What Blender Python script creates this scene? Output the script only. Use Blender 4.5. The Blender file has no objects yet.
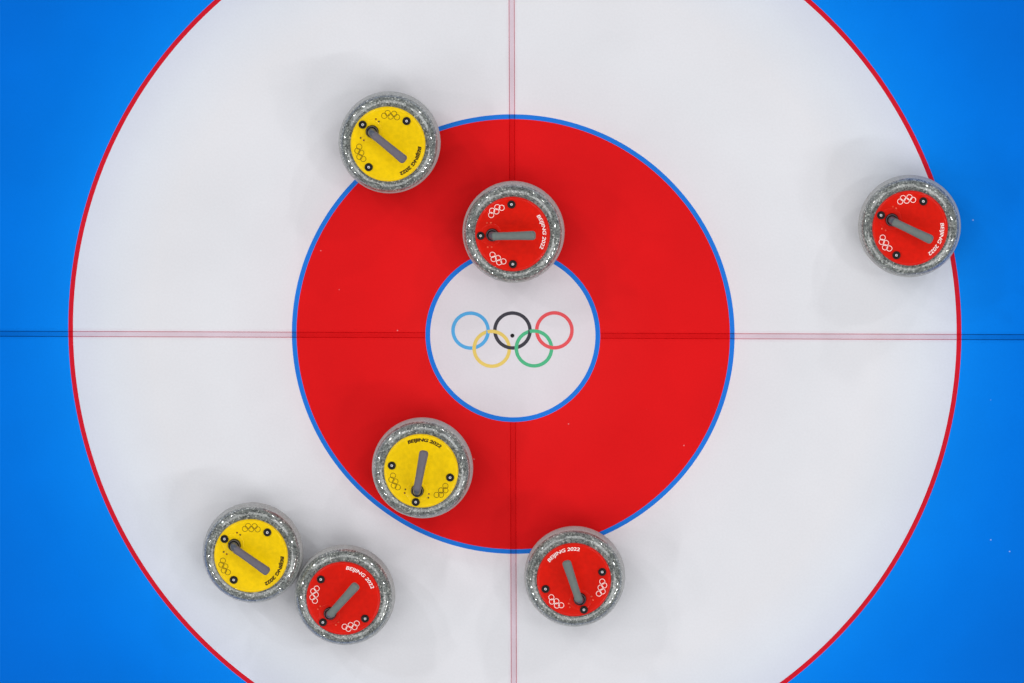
import bpy, bmesh, math, random
from math import sin, cos, pi, radians
random.seed(4)
S = bpy.context.scene
C = S.collection

# ------------------------------------------------------------------ helpers
def lin(c):
    def f(v):
        v /= 255.0
        return v / 12.92 if v <= 0.04045 else ((v + 0.055) / 1.055) ** 2.4
    return (f(c[0]), f(c[1]), f(c[2]), 1.0)

def link(name, me, mats, parent=None, loc=(0, 0, 0), rz=0.0):
    for m in (mats if isinstance(mats, (list, tuple)) else [mats]):
        me.materials.append(m)
    o = bpy.data.objects.new(name, me)
    C.objects.link(o)
    o.location = loc
    o.rotation_euler = (0, 0, rz)
    if parent: o.parent = parent
    return o

def mesh_from(bm, name, smooth=True, angle=None):
    bm.normal_update()
    me = bpy.data.meshes.new(name)
    bm.to_mesh(me); bm.free()
    for p in me.polygons: p.use_smooth = smooth
    if smooth and angle:
        try: me.set_sharp_from_angle(angle=radians(angle))
        except Exception: pass
    return me

def empty(name, loc, rz=0.0, parent=None):
    o = bpy.data.objects.new(name, None)
    C.objects.link(o)
    o.location = loc; o.rotation_euler = (0, 0, rz)
    o.empty_display_size = 0.1
    if parent: o.parent = parent
    return o

def lathe(prof, n=96, closed=False, mats=None):
    """prof: list of (r, z) turned about Z; optional material index per segment"""
    bm = bmesh.new()
    rings = []
    for r, z in prof:
        if r < 1e-6:
            rings.append([bm.verts.new((0, 0, z))])
        else:
            rings.append([bm.verts.new((r * cos(2 * pi * k / n), r * sin(2 * pi * k / n), z)) for k in range(n)])
    for i in range(len(rings) - 1):
        a, b = rings[i], rings[i + 1]
        for k in range(n):
            k2 = (k + 1) % n
            if len(a) == 1 and len(b) == 1: continue
            if len(a) == 1: f = bm.faces.new((a[0], b[k2], b[k]))
            elif len(b) == 1: f = bm.faces.new((a[k], a[k2], b[0]))
            else: f = bm.faces.new((a[k], a[k2], b[k2], b[k]))
            if mats: f.material_index = mats[i]
    if closed:
        a, b = rings[-1], rings[0]
        for k in range(n):
            k2 = (k + 1) % n
            bm.faces.new((a[k], a[k2], b[k2], b[k]))
    bmesh.ops.recalc_face_normals(bm, faces=bm.faces)
    return bm

def flat_ring(r0, r1, n=256, zf=None, z=0.0, c=(0, 0)):
    bm = bmesh.new()
    vs = []
    for k in range(n):
        t = 2 * pi * k / n
        zz = zf(t) if zf else z
        vs.append((bm.verts.new((c[0] + r0 * cos(t), c[1] + r0 * sin(t), zz)),
                   bm.verts.new((c[0] + r1 * cos(t), c[1] + r1 * sin(t), zz))))
    for k in range(n):
        a, b = vs[k], vs[(k + 1) % n]
        bm.faces.new((a[0], a[1], b[1], b[0]))
    return bm

def flat_disc(r, z=0.0, n=128, c=(0, 0)):
    bm = bmesh.new()
    bm.faces.new([bm.verts.new((c[0] + r * cos(2 * pi * k / n), c[1] + r * sin(2 * pi * k / n), z)) for k in range(n)])
    return bm

def sweep(path, n=20):
    """path: list of (x, z, ry, rn) in the XZ plane, elliptical section, pole-capped ends"""
    bm = bmesh.new()
    rings = []
    m = len(path)
    for i, (x, z, ry, rn) in enumerate(path):
        x0, z0 = path[max(i - 1, 0)][:2]; x1, z1 = path[min(i + 1, m - 1)][:2]
        l = math.hypot(x1 - x0, z1 - z0); tx, tz = (x1 - x0) / l, (z1 - z0) / l
        nx, nz = -tz, tx
        rings.append([bm.verts.new((x + nx * rn * sin(2 * pi * k / n), ry * cos(2 * pi * k / n), z + nz * rn * sin(2 * pi * k / n))) for k in range(n)])
    for i in range(m - 1):
        for k in range(n):
            k2 = (k + 1) % n
            bm.faces.new((rings[i][k], rings[i][k2], rings[i + 1][k2], rings[i + 1][k]))
    bm.faces.new(rings[0]); bm.faces.new(rings[-1])
    bmesh.ops.recalc_face_normals(bm, faces=bm.faces)
    return bm

# ------------------------------------------------------------------ materials
ICE = 0.83   # how much light the iced-over paint gives back
class NT:
    def __init__(self, name):
        self.m = bpy.data.materials.new(name); self.m.use_nodes = True
        self.t = self.m.node_tree; self.b = self.t.nodes['Principled BSDF']
        self.out = self.t.nodes['Material Output']
    def n(self, kind, **kw):
        x = self.t.nodes.new(kind)
        for k, v in kw.items(): setattr(x, k, v)
        return x
    def l(self, a, b): self.t.links.new(a, b)
    def ramp(self, src, stops, interp='LINEAR'):
        r = self.n('ShaderNodeValToRGB'); r.color_ramp.interpolation = interp
        e = r.color_ramp.elements
        e[0].position, e[0].color = stops[0]
        e[1].position, e[1].color = stops[-1]
        for p, c in stops[1:-1]:
            q = e.new(p); q.color = c
        self.l(src, r.inputs[0]); return r.outputs[0]

def plain(name, rgb, rough=0.5, spec=0.5, metal=0.0, coat=0.0, coat_rough=0.1):
    w = NT(name)
    w.b.inputs['Base Color'].default_value = lin(rgb)
    w.b.inputs['Roughness'].default_value = rough
    w.b.inputs['Specular IOR Level'].default_value = spec
    w.b.inputs['Metallic'].default_value = metal
    w.b.inputs['Coat Weight'].default_value = coat
    w.b.inputs['Coat Roughness'].default_value = coat_rough
    # very slight unevenness of the surface colour
    tc = w.n('ShaderNodeTexCoord'); nz = w.n('ShaderNodeTexNoise'); nz.inputs['Scale'].default_value = 90
    w.l(tc.outputs['Object'], nz.inputs['Vector'])
    c = lin(rgb)
    o = w.ramp(nz.outputs['Fac'], [(0.3, (c[0] * .93, c[1] * .93, c[2] * .93, 1)), (0.7, (min(1, c[0] * 1.05), min(1, c[1] * 1.05), min(1, c[2] * 1.05), 1))])
    w.l(o, w.b.inputs['Base Color'])
    return w.m

def ice_paint(name, stops, radial=True, speck=0.5, mottle=0.05, rough=0.55):
    """paint under pebbled ice; light scattered over from neighbouring paint is put into the radial colour stops"""
    w = NT(name)
    w.b.inputs['Roughness'].default_value = rough
    w.b.inputs['Specular IOR Level'].default_value = 0.03
    tc = w.n('ShaderNodeTexCoord')
    ln = w.n('ShaderNodeVectorMath', operation='LENGTH'); w.l(tc.outputs['Object'], ln.inputs[0])
    dv = w.n('ShaderNodeMath', operation='DIVIDE'); dv.inputs[1].default_value = 2.0
    w.l(ln.outputs['Value'], dv.inputs[0])
    col = w.ramp(dv.outputs[0], [(r / 2.0, tuple(v * ICE for v in lin(c)[:3]) + (1,)) for r, c in stops])
    # broad cloudiness
    nz = w.n('ShaderNodeTexNoise'); nz.inputs['Scale'].default_value = 3.0; nz.inputs['Detail'].default_value = 4
    w.l(tc.outputs['Object'], nz.inputs['Vector'])
    mr = w.n('ShaderNodeMapRange'); mr.inputs['From Min'].default_value = 0.3; mr.inputs['From Max'].default_value = 0.7
    mr.inputs['To Min'].default_value = 1 - mottle; mr.inputs['To Max'].default_value = 1 + mottle * 0.6
    w.l(nz.outputs['Fac'], mr.inputs['Value'])
    # pebble grain
    n2 = w.n('ShaderNodeTexNoise'); n2.inputs['Scale'].default_value = 160; n2.inputs['Detail'].default_value = 2
    w.l(tc.outputs['Object'], n2.inputs['Vector'])
    m2 = w.n('ShaderNodeMapRange'); m2.inputs['From Min'].default_value = 0.3; m2.inputs['From Max'].default_value = 0.7
    m2.inputs['To Min'].default_value = 0.985; m2.inputs['To Max'].default_value = 1.015
    w.l(n2.outputs['Fac'], m2.inputs['Value'])
    mm = w.n('ShaderNodeMath', operation='MULTIPLY'); w.l(mr.outputs[0], mm.inputs[0]); w.l(m2.outputs[0], mm.inputs[1])
    vm = w.n('ShaderNodeVectorMath', operation='SCALE'); w.l(col, vm.inputs[0]); w.l(mm.outputs[0], vm.inputs['Scale'])
    # scattered frost specks
    vo = w.n('ShaderNodeTexVoronoi'); vo.inputs['Scale'].default_value = 19.0
    w.l(tc.outputs['Object'], vo.inputs['Vector'])
    st = w.ramp(vo.outputs['Distance'], [(0.0, (1, 1, 1, 1)), (0.020, (1, 1, 1, 1)), (0.045, (0, 0, 0, 1))])
    sep = w.n('ShaderNodeSeparateColor'); w.l(vo.outputs['Color'], sep.inputs[0])
    gt = w.n('ShaderNodeMath', operation='GREATER_THAN'); gt.inputs[1].default_value = 0.90; w.l(sep.outputs[0], gt.inputs[0])
    ms = w.n('ShaderNodeMath', operation='MULTIPLY'); w.l(st, ms.inputs[0]); w.l(gt.outputs[0], ms.inputs[1])
    m3 = w.n('ShaderNodeMath', operation='MULTIPLY'); w.l(ms.outputs[0], m3.inputs[0]); m3.inputs[1].default_value = speck
    mx = w.n('ShaderNodeMix', data_type='RGBA'); w.l(m3.outputs[0], mx.inputs['Factor']); w.l(vm.outputs[0], mx.inputs['A'])
    mx.inputs['B'].default_value = lin((215, 220, 228))
    w.l(mx.outputs['Result'], w.b.inputs['Base Color'])
    bp = w.n('ShaderNodeBump'); bp.inputs['Strength'].default_value = 0.06; bp.inputs['Distance'].default_value = 0.002
    w.l(n2.outputs['Fac'], bp.inputs['Height']); w.l(bp.outputs[0], w.b.inputs['Normal'])
    return w.m

def dye(name, rgb):
    """translucent dye lying in the ice: what is under it shows through, tinted"""
    w = NT(name)
    t = w.n('ShaderNodeBsdfTransparent')
    tc = w.n('ShaderNodeTexCoord'); nz = w.n('ShaderNodeTexNoise'); nz.inputs['Scale'].default_value = 9
    w.l(tc.outputs['Object'], nz.inputs['Vector'])
    c = lin(rgb)
    o = w.ramp(nz.outputs['Fac'], [(0.35, tuple(v * .985 for v in c[:3]) + (1,)), (0.65, tuple(min(1, v * 1.01) for v in c[:3]) + (1,))])
    w.l(o, t.inputs['Color']); w.l(t.outputs[0], w.out.inputs['Surface'])
    return w.m

def granite(name):
    w = NT(name)
    tc = w.n('ShaderNodeTexCoord'); oi = w.n('ShaderNodeObjectInfo')
    ad = w.n('ShaderNodeVectorMath', operation='ADD')
    sc = w.n('ShaderNodeMath', operation='MULTIPLY'); sc.inputs[1].default_value = 7.0; w.l(oi.outputs['Random'], sc.inputs[0])
    w.l(tc.outputs['Object'], ad.inputs[0]); w.l(sc.outputs[0], ad.inputs[1])
    v = w.n('ShaderNodeTexVoronoi'); v.inputs['Scale'].default_value = 300; w.l(ad.outputs[0], v.inputs['Vector'])
    sp = w.n('ShaderNodeSeparateColor'); w.l(v.outputs['Color'], sp.inputs[0])
    g = w.ramp(sp.outputs[0], [(0.0, lin((58, 61, 60))), (0.14, lin((90, 95, 92))), (0.42, lin((114, 119, 116))),
                               (0.80, lin((136, 141, 137))), (0.93, lin((180, 183, 177))), (1.0, lin((225, 225, 220)))], 'CONSTANT')
    n = w.n('ShaderNodeTexNoise'); n.inputs['Scale'].default_value = 75; n.inputs['Detail'].default_value = 5
    w.l(ad.outputs[0], n.inputs['Vector'])
    mr = w.n('ShaderNodeMapRange'); mr.inputs['From Min'].default_value = .3; mr.inputs['From Max'].default_value = .7
    mr.inputs['To Min'].default_value = .80; mr.inputs['To Max'].default_value = 1.18
    w.l(n.outputs['Fac'], mr.inputs['Value'])
    vs = w.n('ShaderNodeVectorMath', operation='SCALE'); w.l(g, vs.inputs[0]); w.l(mr.outputs[0], vs.inputs['Scale'])
    w.l(vs.outputs[0], w.b.inputs['Base Color'])
    w.b.inputs['Roughness'].default_value = 0.30
    w.b.inputs['Specular IOR Level'].default_value = 0.4
    w.b.inputs['Coat Weight'].default_value = 1.0
    w.b.inputs['Coat Roughness'].default_value = 0.035; w.b.inputs['Coat IOR'].default_value = 2.0
    return w.m

def band_mat(name):
    w = NT(name)
    tc = w.n('ShaderNodeTexCoord')
    n = w.n('ShaderNodeTexNoise'); n.inputs['Scale'].default_value = 260; n.inputs['Detail'].default_value = 3
    w.l(tc.outputs['Object'], n.inputs['Vector'])
    o = w.ramp(n.outputs['Fac'], [(0.3, lin((140, 141, 140))), (0.7, lin((178, 179, 178)))])
    w.l(o, w.b.inputs['Base Color'])
    w.b.inputs['Roughness'].default_value = 0.6
    return w.m

# house radii in metres
R12, R8, R4, RB = 1.83, 1.2294, 0.6096, 0.2406
BW = 0.0130                                   # width of the coloured border lines

M = {}
M['ice'] = ice_paint('clear_ice', [(0, (232, 232, 238)), (2, (232, 232, 238))])
M['blue'] = ice_paint('blue_paint', [(1.20, (8, 138, 247)), (1.29, (3, 130, 241)), (1.40, (0, 122, 234)), (1.60, (0, 113, 224)), (1.8, (0, 107, 216))], mottle=0.06)  # light bleed at the inner rim and corner vignette painted into the blue
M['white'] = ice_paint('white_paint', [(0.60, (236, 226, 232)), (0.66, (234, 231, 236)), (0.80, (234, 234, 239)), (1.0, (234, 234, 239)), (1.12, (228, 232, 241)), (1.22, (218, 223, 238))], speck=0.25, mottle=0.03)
M['red'] = ice_paint('red_paint', [(0.24, (233, 30, 32)), (0.4, (231, 26, 29)), (0.61, (230, 26, 29))], speck=0.3, mottle=0.06)
M['button'] = ice_paint('button_paint', [(0.0, (232, 227, 233)), (0.15, (232, 225, 231)), (0.24, (230, 219, 226))], speck=0.2, mottle=0.02)
M['line_red'] = ice_paint('outer_line_paint', [(1.2, (214, 30, 48)), (1.3, (214, 30, 48))], speck=0.4, mottle=0.08)
M['line_blue'] = ice_paint('border_blue_paint', [(0.2, (38, 124, 226)), (0.7, (38, 124, 226))], speck=0.2, mottle=0.08)
M['dye_band'] = dye('pink_dye', (250, 242, 245))
M['dye_halo'] = dye('faint_pink_dye', (255, 252, 253))
M['dye_line'] = dye('dark_red_thread', (238, 188, 194))
EM = {}
for k, c in dict(blue=(92, 176, 232), yellow=(240, 208, 112), black=(72, 70, 78), green=(88, 190, 140), red=(238, 92, 98)).items():
    EM[k] = ice_paint('emblem_%s_paint' % k, [(0, c), (1, c)], speck=0.0, mottle=0.03)
M['hole'] = plain('dark_hole', (35, 32, 34), 0.8, 0.1)

# ------------------------------------------------------------------ the ice sheet and the painted house
bm = bmesh.new()
bmesh.ops.create_cube(bm, size=1.0)
for v in bm.verts: v.co = (v.co.x * 16, v.co.y * 12, -0.03 + v.co.z * 0.06)
floor = link('floor', mesh_from(bm, 'floor', False), M['ice'])
floor['kind'] = 'structure'
floor['label'] = 'flat pebbled curling ice sheet painted with the house rings'
floor['category'] = 'ice'

def paint(name, bm, mat, z, label=None, parent=floor):
    o = link(name, mesh_from(bm, name, False), mat, parent, (0, 0, z))
    if label: o['label'] = label
    return o
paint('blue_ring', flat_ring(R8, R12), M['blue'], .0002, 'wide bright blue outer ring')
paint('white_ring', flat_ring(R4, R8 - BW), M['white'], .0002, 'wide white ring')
paint('red_ring', flat_ring(RB, R4 - BW), M['red'], .0002, 'wide red ring')
paint('centre_circle', flat_disc(RB - BW), M['button'], .0002, 'white centre circle')
paint('ring_border', flat_ring(R8 - BW, R8), M['line_red'], .0002, 'thin red line round the white ring')
paint('ring_border', flat_ring(R4 - BW, R4), M['line_blue'], .0002, 'thin blue line round the red ring')
paint('ring_border', flat_ring(RB - BW, RB), M['line_blue'], .0002, 'thin blue line round the white centre')

def strip(parts):
    bm = bmesh.new()
    for x0, x1, y0, y1 in parts:
        bm.faces.new([bm.verts.new(p) for p in ((x0, y0, 0), (x1, y0, 0), (x1, y1, 0), (x0, y1, 0))])
    return bm
def line(name, rz, label, ext):
    o = paint(name, strip([(RB, ext, -.0075, .0075), (-ext, -RB, -.0075, .0075)]), M['dye_band'], .0003, label)
    o.rotation_euler.z = rz
    for off in (-.0072, .0072):
        t = paint('line_edge', strip([(RB, ext, off - .0010, off + .0010), (-ext, -RB, off - .0010, off + .0010)]), M['dye_line'], .0001, None, o)
    h = paint('line_halo', strip([(RB, ext, -.0150, .0150), (-ext, -RB, -.0150, .0150)]), M['dye_halo'], -.00005, None, o)
    return o
tl = line('tee_line', radians(0.02), 'double thin red line across the rings with pink fill', 2.3)
cl = line('centre_line', radians(90.03), 'double thin red line down the rings with pink fill', 5.0)

em = empty('ring_emblem', (0, 0, .0004), 0, floor)
em['label'] = 'five interlaced coloured rings'
ER, EW = 0.0532, 0.0096
EC = dict(blue=(-.1160, .0130), black=(-.0007, .0137), red=(.1146, .0146), yellow=(-.0580, -.0372), green=(.0583, -.0358))
def crossings(a, b):
    (x0, y0), (x1, y1) = EC[a], EC[b]
    d = math.hypot(x1 - x0, y1 - y0); r = ER - EW / 2
    h = math.sqrt(r * r - d * d / 4); mx, my = (x0 + x1) / 2, (y0 + y1) / 2
    ux, uy = (x1 - x0) / d, (y1 - y0) / d
    pts = [(mx - uy * h, my + ux * h), (mx + uy * h, my - ux * h)]
    return sorted(pts, key=lambda p: -p[1])        # upper crossing first
# where the lower rings pass over: (pair, index of crossing)
over = {'yellow': [], 'green': []}
over['yellow'].append(crossings('yellow', 'blue')[1]); over['yellow'].append(crossings('yellow', 'black')[0])
over['green'].append(crossings('green', 'black')[1]); over['green'].append(crossings('green', 'red')[0])
for k, c in EC.items():
    if k in over:
        angs = [math.atan2(p[1] - c[1], p[0] - c[0]) for p in over[k]]
        def zf(t, angs=angs):
            d = min(abs((t - a + pi) % (2 * pi) - pi) for a in angs)
            return .00018 if d < radians(24) else 0.0
    else:
        def zf(t): return .00009
    bm = flat_ring(ER - EW, ER, 144, zf)
    o = link('emblem_ring', mesh_from(bm, 'emblem_ring', False), EM[k], em, (c[0], c[1], 0))
    o['label'] = k + ' emblem ring'
paint('centre_hole', flat_disc(.0056, 0, 24), M['hole'], .0006, 'small dark centre pin hole').location = (-.0010, -.0005, .0006)

# ------------------------------------------------------------------ curling stones
GR = granite('polished_granite'); BAND = band_mat('matte_granite_band')
PLATE = {'red': plain('red_plastic', (210, 20, 2), 0.42, 0.12, coat=0.15, coat_rough=0.12),
         'yellow': plain('yellow_plastic', (236, 196, 0), 0.42, 0.12, coat=0.15, coat_rough=0.12)}
INK = {'red': plain('white_ink', (250, 238, 235), 0.6, 0.2), 'yellow': plain('black_ink', (52, 36, 8), 0.6, 0.2)}
RINK = {'red': plain('white_ring_ink', (250, 225, 220), 0.6, 0.2), 'yellow': plain('brown_ring_ink', (96, 70, 8), 0.6, 0.2)}
GRIP = {'red': plain('grey_grip_rubber', (103, 111, 108), 0.55, 0.4), 'yellow': plain('grey_grip_rubber_warm', (100, 95, 104), 0.55, 0.4)}
BLACK = plain('black_rubber', (8, 8, 9), 0.45, 0.3)
NECK = plain('dark_grey_neck', (74, 80, 90), 0.3, 0.5)
COLLAR_GLINT = plain('painted_collar_glint', (118, 120, 128), 0.3, 0.5)  # highlight arc on the black collar, painted as a thin pale ring
STEEL = plain('pale_steel', (212, 208, 212), 0.35, 0.5, metal=0.2)
LED = {'red': [plain('orange_light_lens', (240, 92, 60), 0.3), plain('orange_light_lens_dim', (226, 70, 40), 0.3)],
       'yellow': [plain('dark_light_lens', (70, 52, 16), 0.3), plain('maroon_light_lens', (120, 40, 12), 0.3)]}

RS = 0.1392
ax, az, zc = 0.0392, 0.054, 0.061
NE = 2.0 / 2.5
def ell(t): return (0.100 + ax * max(cos(t), 0) ** NE, zc + az * max(sin(t), 0) ** NE)
T0 = radians(36)                              # the striking band ends here
body_prof = [(0, .007), (.045, .006), (.056, .0015), (.060, 0), (.065, 0), (.070, .002), (.088, .008), (.106, .018), (.121, .030), (.131, .040)]
band_prof = [(.131, .040), (.1362, .048), (RS - .0006, .056)] + [ell(radians(a)) for a in range(0, 36, 4)] + [ell(T0)]
top_prof = [ell(T0 + (pi / 2 - T0) * k / 16) for k in range(17)] + [(.0, .115)]

def body_mesh():
    bm = lathe(body_prof, 128)
    bm2 = lathe(top_prof, 128)
    me2 = bpy.data.meshes.new('t'); bm2.to_mesh(me2); bm2.free()
    bm.from_mesh(me2); bpy.data.meshes.remove(me2)
    bmesh.ops.recalc_face_normals(bm, faces=bm.faces)
    for f in bm.faces:                        # upper shell points up / out
        c = f.calc_center_median()
        want = f.normal.dot((c.x, c.y, (1 if c.z > .05 else -1) * .08))
        if want < 0: f.normal_flip()
    return mesh_from(bm, 'granite_body')
def band_mesh(): return mesh_from(lathe(band_prof, 128), 'striking_band')
def plate_mesh():
    pr = [(0, .1258), (.060, .1258), (.0935, .1257), (.0975, .1252), (.1000, .1240), (.1014, .1222), (.1020, .1196), (.1020, .1145)]
    return mesh_from(lathe(pr, 128), 'top_plate')
def mount_mesh():
    return mesh_from(lathe([(0, .0012), (.0275, .0012), (.0293, .0008), (.0302, 0), (.0302, -.001)], 64), 'handle_mount')
def bolt_mesh():
    bm = lathe([(0, .0002), (.0058, .0004), (.0066, .0022), (.0080, .0030), (.0102, .0024), (.0112, .0), (.0112, -.001)], 40)
    bmesh.ops.recalc_face_normals(bm, faces=bm.faces)
    n0 = len(bm.faces)
    # pale hexagon head sunk in the black seat
    hd = [bm.verts.new((.0036 * cos(pi * k / 3 + .3), .0036 * sin(pi * k / 3 + .3), .0020)) for k in range(6)]
    hb = [bm.verts.new((.0042 * cos(pi * k / 3 + .3), .0042 * sin(pi * k / 3 + .3), .0003)) for k in range(6)]
    hi = [bm.verts.new((.0015 * cos(pi * k / 3), .0015 * sin(pi * k / 3), .0014)) for k in range(6)]
    for k in range(6):
        k2 = (k + 1) % 6
        f = bm.faces.new((hb[k], hb[k2], hd[k2], hd[k])); f.material_index = 1
        f = bm.faces.new((hd[k], hd[k2], hi[k2], hi[k])); f.material_index = 1
    f = bm.faces.new(hi); f.material_index = 0
    f = bm.faces.new(hb); f.material_index = 0
    return mesh_from(bm, 'bolt', False)
def led_mesh(): return mesh_from(lathe([(0, .0012), (.0017, .0010), (.0024, .0), (.0024, -.0006)], 20), 'indicator_light')
def stone_emblem_mesh(w):
    bm = bmesh.new()
    r = .0080
    for i, (u, v) in enumerate(((-.0174, .0040), (0, .0040), (.0174, .0040), (-.0087, -.0042), (.0087, -.0042))):
        b2 = flat_ring(r - w, r, 40, None, .00012 * (i % 2), (u, v))
        me = bpy.data.meshes.new('t'); b2.to_mesh(me); b2.free(); bm.from_mesh(me); bpy.data.meshes.remove(me)
    return mesh_from(bm, 'ring_emblem', False)

def lettering_mesh(bold):
    cu = bpy.data.curves.new('txt', 'FONT')
    cu.body = 'BEIJING 2022'
    cu.size = 0.0158; cu.align_x = 'CENTER'; cu.align_y = 'BOTTOM_BASELINE' if False else 'CENTER'
    cu.shear = 0.12; cu.offset = bold; cu.space_character = 0.97
    cu.resolution_u = 6; cu.extrude = 0.0
    o = bpy.data.objects.new('txt', cu); C.objects.link(o)
    bpy.context.view_layer.update()
    me = bpy.data.meshes.new_from_object(o.evaluated_get(bpy.context.evaluated_depsgraph_get()))
    bpy.data.objects.remove(o); bpy.data.curves.remove(cu)
    xs = [v.co.x for v in me.vertices]; ys = [v.co.y for v in me.vertices]
    W = max(xs) - min(xs); x0 = (max(xs) + min(xs)) / 2; H = max(ys) - min(ys); y0 = (max(ys) + min(ys)) / 2
    arc = radians(64); rc = .0856; cap = .0125
    for v in me.vertices:
        u = (v.co.x - x0) / W * arc; r = rc + (v.co.y - y0) / H * cap
        a = radians(3.5) - u                       # clockwise, letter tops outward
        v.co = (r * cos(a), r * sin(a), 0)
    me.name = 'lettering'
    return me

PX = -.0545                                      # handle post
def collar_mesh(kind):
    k = 1.0
    p = [(.0110, .0135), (.0125, .0150), (.0140, .0138), (.0148, .0122), (.0156, .0105), (.0175, .0060), (.0180, .0), (.0180, -.001)]
    return mesh_from(lathe([(r * k, z) for r, z in p], 48, False, [0, 0, 0, 1, 0, 0, 0]), 'collar')
def neck_mesh():
    p = [(PX, .1255, .0115, .0115), (PX, .1360, .0112, .0112), (PX + .0006, .1450, .0110, .0110), (PX + .0035, .1530, .0108, .0108), (PX + .009, .1590, .0104, .0104), (PX + .016, .1625, .0098, .0098), (PX + .024, .1640, .0094, .0094)]
    return mesh_from(sweep(p, 24), 'neck', True, 50)
def grip_mesh(kind):
    x0, x1 = PX + (.003 if kind == 'red' else .008), .0655
    p = [(x0, .1620, .0094, .0086), (x0 + .0015, .1624, .0110, .0102), (x0 + .006, .1635, .0113, .0110)]
    for k in range(1, 10):
        t = k / 10
        p.append((x0 + .006 + (x1 - .018 - x0) * t, .1635 + .0045 * t, .0106 + .0020 * t * t, .0110 + .0008 * t))
    for a in range(0, 90, 12):
        t = radians(a)
        p.append((x1 - .010 + .010 * sin(t), .1682, max(.0126 * cos(t) ** .6, .002), max(.0116 * cos(t) ** .6, .002)))
    return mesh_from(sweep(p, 24), 'grip', True, 60)

def make_stone(kind, loc, rz, label):
    t = empty('curling_stone', loc, rz)
    t['label'] = label; t['category'] = 'curling stone'; t['group'] = 'curling stones on the house'
    b = link('granite_body', body_mesh(), GR, t)
    link('striking_band', band_mesh(), BAND, b)['label'] = 'dull pale grey band round the granite'
    p = link('top_plate', plate_mesh(), PLATE[kind], t); p['label'] = kind + ' round plastic top'
    link('handle_mount', mount_mesh(), PLATE[kind], p, (PX - .004, 0, .1258))
    for a, r in ((90, .0815), (181, .0865), (-91, .0815)):
        o = link('bolt', bolt_mesh(), [BLACK, STEEL], p, (r * cos(radians(a)), r * sin(radians(a)), .1274 if a > 150 else .1262), radians(a))
        o['label'] = 'black bolt seat with pale head'
    for a in (123, -123):
        r = .0800
        # the row of three rings faces the centre of the plate
        o = link('ring_emblem', stone_emblem_mesh(.0016 if kind == 'red' else .0013), RINK[kind], p,
                 (r * cos(radians(a)), r * sin(radians(a)), .1261), radians(a + 90))
    link('lettering', lettering_mesh(.0002 if kind == 'red' else .0007), INK[kind], p, (0, 0, .1261))['label'] = ('white' if kind == 'red' else 'black') + ' curved lettering'
    for y in (.033, -.033):
        for i, x in enumerate((-.0575, -.0680)):
            link('indicator_light', led_mesh(), LED[kind][(i + (y < 0)) % 2], p, (x, y, .1262))
    g = link('handle', grip_mesh(kind), GRIP[kind], t); g['label'] = 'grey rubber grip'
    link('neck', neck_mesh(), NECK, g); link('collar', collar_mesh(kind), [BLACK, COLLAR_GLINT], g, (PX, 0, .1260))['label'] = 'black collar'
    return t

def copy_tree(o, parent=None):
    c = o.copy(); C.objects.link(c); c.parent = parent
    for ch in list(o.children): copy_tree(ch, c)
    return c

Z = .0003
spots = [
 ('yellow', (-.3314, .5379), -39.1, 'yellow-topped grey curling stone straddling the upper left edge of the red ring'),
 ('yellow', (-.2460, -.3593), 79.1, 'yellow-topped grey curling stone lying on the lower left of the red ring, handle pointing up'),
 ('yellow', (-.7162, -.5983), -34.8, 'yellow-topped grey curling stone on white ice, touching a red-topped stone beside it'),
 ('red', (.0062, .2933), 1.7, 'red-topped grey curling stone overlapping the white centre circle above the five coloured rings'),
 ('red', (1.0824, .3122), -25.4, 'red-topped grey curling stone on the thin red line beside the blue ice, far right'),
 ('red', (-.4625, -.7153), 48.6, 'red-topped grey curling stone on white ice, touching a yellow-topped stone beside it'),
 ('red', (.1720, -.6593), 107.8, 'red-topped grey curling stone overlapping the bottom blue edge of the red ring'),
]
proto = {}
for kind, (x, y), a, label in spots:
    if kind not in proto:
        o = proto[kind] = make_stone(kind, (x, y, Z), radians(a), label)
    else:
        o = copy_tree(proto[kind]); o.location = (x, y, Z); o.rotation_euler = (0, 0, radians(a)); o['label'] = label

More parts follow.
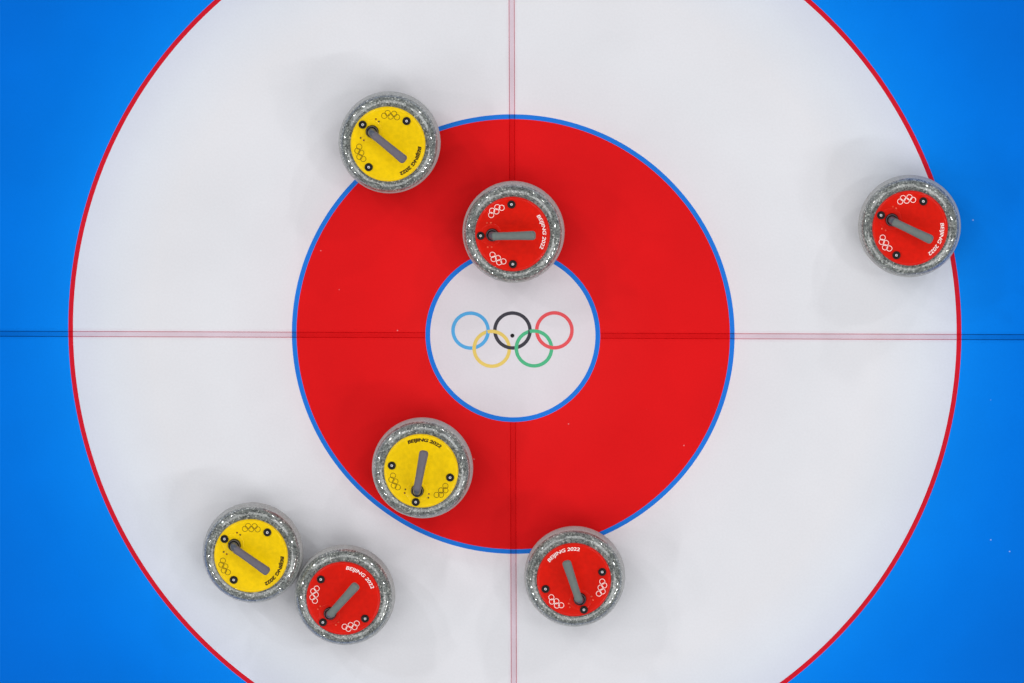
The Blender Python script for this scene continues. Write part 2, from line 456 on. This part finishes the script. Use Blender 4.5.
# ------------------------------------------------------------------ light: rows of arena lamps and a pale hall
w = bpy.data.worlds.new('hall'); S.world = w; w.use_nodes = True
bg = w.node_tree.nodes['Background']
bg.inputs['Color'].default_value = (0.95, 0.97, 1.0, 1); bg.inputs["Strength"].default_value = 0.165

from mathutils import Vector
def area(name, loc, target, sx, sy, power, col=(1, 1, 1)):
    l = bpy.data.lights.new(name, 'AREA'); l.shape = 'RECTANGLE'; l.size = sx; l.size_y = sy; l.energy = power; l.color = col
    o = bpy.data.objects.new(name, l); C.objects.link(o); o.location = loc
    o.rotation_euler = (Vector(target) - Vector(loc)).to_track_quat('-Z', 'Y').to_euler()
    return o
for x, ys in ((11.0, (20.7, 11.4, 1.0, -4.0, -5.6, -7.1, -9.2, -11.4, -21.6)), (-11.0, (21.0, 13.0, 7.4, .8, -2.9, -5.1, -7.1, -9.2, -21.6))):
    for y in ys:
        q = random.uniform(0.75, 1.6); h = 9.0 * random.uniform(0.92, 1.15)   # lamps hang at uneven spots
        k = (q * q * (x * x + y * y) + h * h) / 250
        area('arena_lamp', (x * q, y * q, h), (0, 0, 0), 0.45, 0.45, 166 * min(k, 2.2) * (1.45 if y > 5 else 0.68 if -10 < y < -2 else 1.0))
# big soft area lights, added as fill to soften the stone shadows
for x, y, p in ((6.5, 5.5, 255), (6.5, -5.5, 250), (-6.5, 5.5, 205), (-6.5, -5.5, 200), (0.0, 9.5, 195), (0, -9.5, 185)):
    area('soft_fill', (x, y, 12.5), (0, 0, 0), 6.5, 6.5, p)

# ------------------------------------------------------------------ camera, high above the house
cd = bpy.data.cameras.new('camera'); cam = bpy.data.objects.new('camera', cd); C.objects.link(cam)
cam.location = (0.624428, 1.636191, 12.512430)
cam.rotation_euler = (-0.131321772, 0.0496685616, -0.00272218953)
cd.sensor_width = 36.0; cd.lens = 4593.971 * 36.0 / 1024.0
cd.clip_start = 0.1; cd.clip_end = 200
S.camera = cam
S.view_settings.view_transform = 'Standard'
S.view_settings.look = 'None'
S.view_settings.exposure = 0.04
